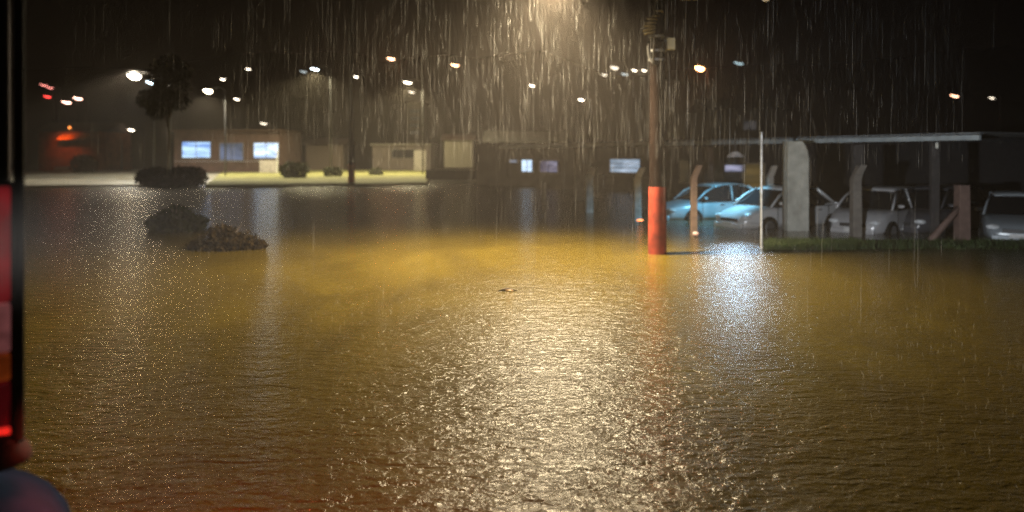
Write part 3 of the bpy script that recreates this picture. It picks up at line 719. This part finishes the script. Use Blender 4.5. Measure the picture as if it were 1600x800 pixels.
# ================================================================= CARS
def car(x, D, rz_, paint, label, hatch=False, L_=4.25, H=1.45, Wd=1.7, sink=.28, lit=0):
    e = empty('parked_car', (PX(x, D), D, -sink), label, 'car', 'cars parked under the carport', rz_)
    h2 = L_/2; w2 = Wd/2
    st = [(-h2, .62, .52), (-h2+.06, .80, .66), (-h2+.25, .95, .74), (-1.35, .98, .82), (-.8, .94, .85), (0, .91, .86), (.8, .89, .86), (1.15, .88, .85), (1.6, .80, .80), (h2-.22, .70, .72), (h2-.05, .58, .62), (h2, .45, .52)]
    sk = w2/.86; v = []
    for (xx, zt, ww) in st:
        ww *= sk; zt = zt*H/1.45
        ring = [(-ww*.86, .2), (-ww, .33), (-ww*1.0, .58*min(1, zt/.7)), (-ww*.965, zt-.07), (-ww*.86, zt-.01), (-ww*.4, zt+.015), (ww*.4, zt+.015), (ww*.86, zt-.01), (ww*.965, zt-.07), (ww, .58*min(1, zt/.7)), (ww, .33), (ww*.86, .2)]
        v += [(xx, y_, z_) for y_, z_ in ring]
    n = 12
    f = [(i*n+j, (i+1)*n+j, (i+1)*n+(j+1) % n, i*n+(j+1) % n) for i in range(len(st)-1) for j in range(n)]
    f += [tuple(range(n)), tuple(range((len(st)-1)*n+n-1, (len(st)-1)*n-1, -1))]
    body = MB().add(v, f, True).build('body', paint, e, sub=1)
    # cabin: dark glass shell, then roof and pillars in paint
    rb = -h2+.12 if hatch else -1.55; rt = -1.25 if hatch else -.85
    zb = .90*H/1.45; zr = H
    def ring(xx, zz, ww): return [(xx, -ww, zz), (xx, ww, zz)]
    prof = [(rb, zb, .70), (rt, zr-.06, .60), (rt+.35, zr-.035, .60), (.05, zr-.035, .60), (.42, zr-.09, .59), (1.18, zb-.02, .72)]
    v = []
    for xx, zz, ww in prof:
        ww *= sk; v += [(xx, -ww, zz), (xx, ww, zz)]
    base = [(rb, .78*sk), (1.18, .78*sk)]
    # side glass: from base line to roof line
    g = MB()
    nP = len(prof)
    for i in range(nP-1):
        g.add([v[2*i], v[2*i+1], v[2*i+3], v[2*i+2]], [(0, 1, 2, 3)])
    for sgn, off in ((-1, 0), (1, 1)):
        bl = [(xx, sgn*.80*sk, zb-.03) for xx, _, _ in prof]
        for i in range(nP-1):
            q = [bl[i], bl[i+1], v[2*(i+1)+off], v[2*i+off]]
            g.add(q if sgn < 0 else q[::-1], [(0, 1, 2, 3)])
    g.build('windows', glassdark, e)
    r = MB(); rv = []
    for xx, zz, ww in [(rt-.06, zr-.10, .60), (rt+.02, zr-.035, .60), (rt+.4, zr-.005, .58), (0, zr, .58), (.32, zr-.03, .58), (.46, zr-.095, .59)]:
        ww *= sk
        rv += [(xx, -ww-.03, zz-.05), (xx, -ww*.9, zz), (xx, 0, zz+.02), (xx, ww*.9, zz), (xx, ww+.03, zz-.05)]
    r.add(rv, [(5*i+j, 5*(i+1)+j, 5*(i+1)+j+1, 5*i+j+1) for i in range(5) for j in range(4)], True)
    o = r.build('roof', paint, e); o.modifiers.new('s', 'SOLIDIFY').thickness = .03
    for sg in (-1, 1):
        MB().tube([(1.2, sg*.78*sk, zb-.03), (.82, sg*.71*sk, (zb+zr)/2), (.42, sg*.62*sk, zr-.09)], .032, 6).build('pillar', paint, e)
        MB().tube([(rb-.02, sg*.77*sk, zb-.02), (rt-.02, sg*.62*sk, zr-.08)], .05 if not hatch else .06, 6).build('pillar', paint, e)
        MB().tube([(-.18, sg*.80*sk, zb-.02), (-.22, sg*.625*sk, zr-.05)], .03, 6).build('pillar', paint, e)
        for xx in (1.0, -.2, -1.12):
            MB().box((xx, sg*(w2+.001), .62), (.012, .012, .5)).build('door_gap', plastic, e)
        MB().box((-.1, sg*.835*sk, zb-.035), (2.3, .02, .022)).build('window_trim', plastic, e)
        mr = MB().ball((.92, sg*(w2+.06), zb+.08), .06, .09, .055, 10, 6).build('mirror', paint, e)
        hl = MB().ball((h2-.14, sg*.56*sk, .58), .13, .17, .075, 12, 8).build('headlight', mat('headlight_glass', (.6, .62, .65), .1, spec=1), e)
        MB().ball((-h2+.08, sg*.58*sk, .72), .07, .15, .09, 12, 8).build('tail_light', mat('tail_red', (.35, .01, .01), .2), e)
        for xx in (-1.3, 1.32):
            wh = MB().cyl((xx, sg*(w2-.20), .31), (xx, sg*(w2+.012), .31), .31, .31, 24).build('wheel', tyrem, e, bevel=.02)
            MB().cyl((xx, sg*(w2+.0), .31), (xx, sg*(w2+.025), .31), .20, .17, 16).build('rim', rimm, wh)
        for xx in (-.75, .25):
            MB().box((xx, sg*(w2+.005), .76), (.16, .02, .025)).build('door_handle', plastic, e)
    MB().box((h2-.01, 0, .50), (.05, .70, .10)).build('grille', plastic, e, bevel=.01)
    MB().box((h2+.02, 0, .33), (.09, 1.2*sk, .14)).build('bumper', paint, e, bevel=.03)
    MB().box((h2+.07, 0, .38), (.012, .40, .11)).build('number_plate', mat('plate', (.5, .5, .5), .5), e)
    MB().box((h2-.55, 0, .2), (.02, .02, .02))
    return e
def paint(name, c, r=.28): return mat(name, c, r, .15, var=.06, vs=2, coat=.6)
silver = paint('silver_paint', (.42, .52, .58)); white = paint('white_car_paint', (.55, .56, .58))
car(1118, 25.6, R(196), silver, 'silver sedan lit cyan by the floodlight, half behind the big pole')
car(1220, 22.9, R(206), white, 'white sedan with its bonnet beside the blue glowing water, behind the thick column', H=1.47)
car(1376, 21.6, R(222), paint('pale_grey_paint', (.40, .40, .42)), 'pale hatchback with white roof behind the bent dull post', hatch=True, L_=3.9, H=1.5)
car(1462, 21.8, R(212), paint('dark_grey_paint', (.07, .07, .08)), 'dark grey hatchback between two paler cars', hatch=True, L_=4.0, H=1.52)
car(1590, 20.3, R(236), paint('dull_silver_paint', (.24, .27, .30)), 'dull silver sedan facing out at the right edge', H=1.42)
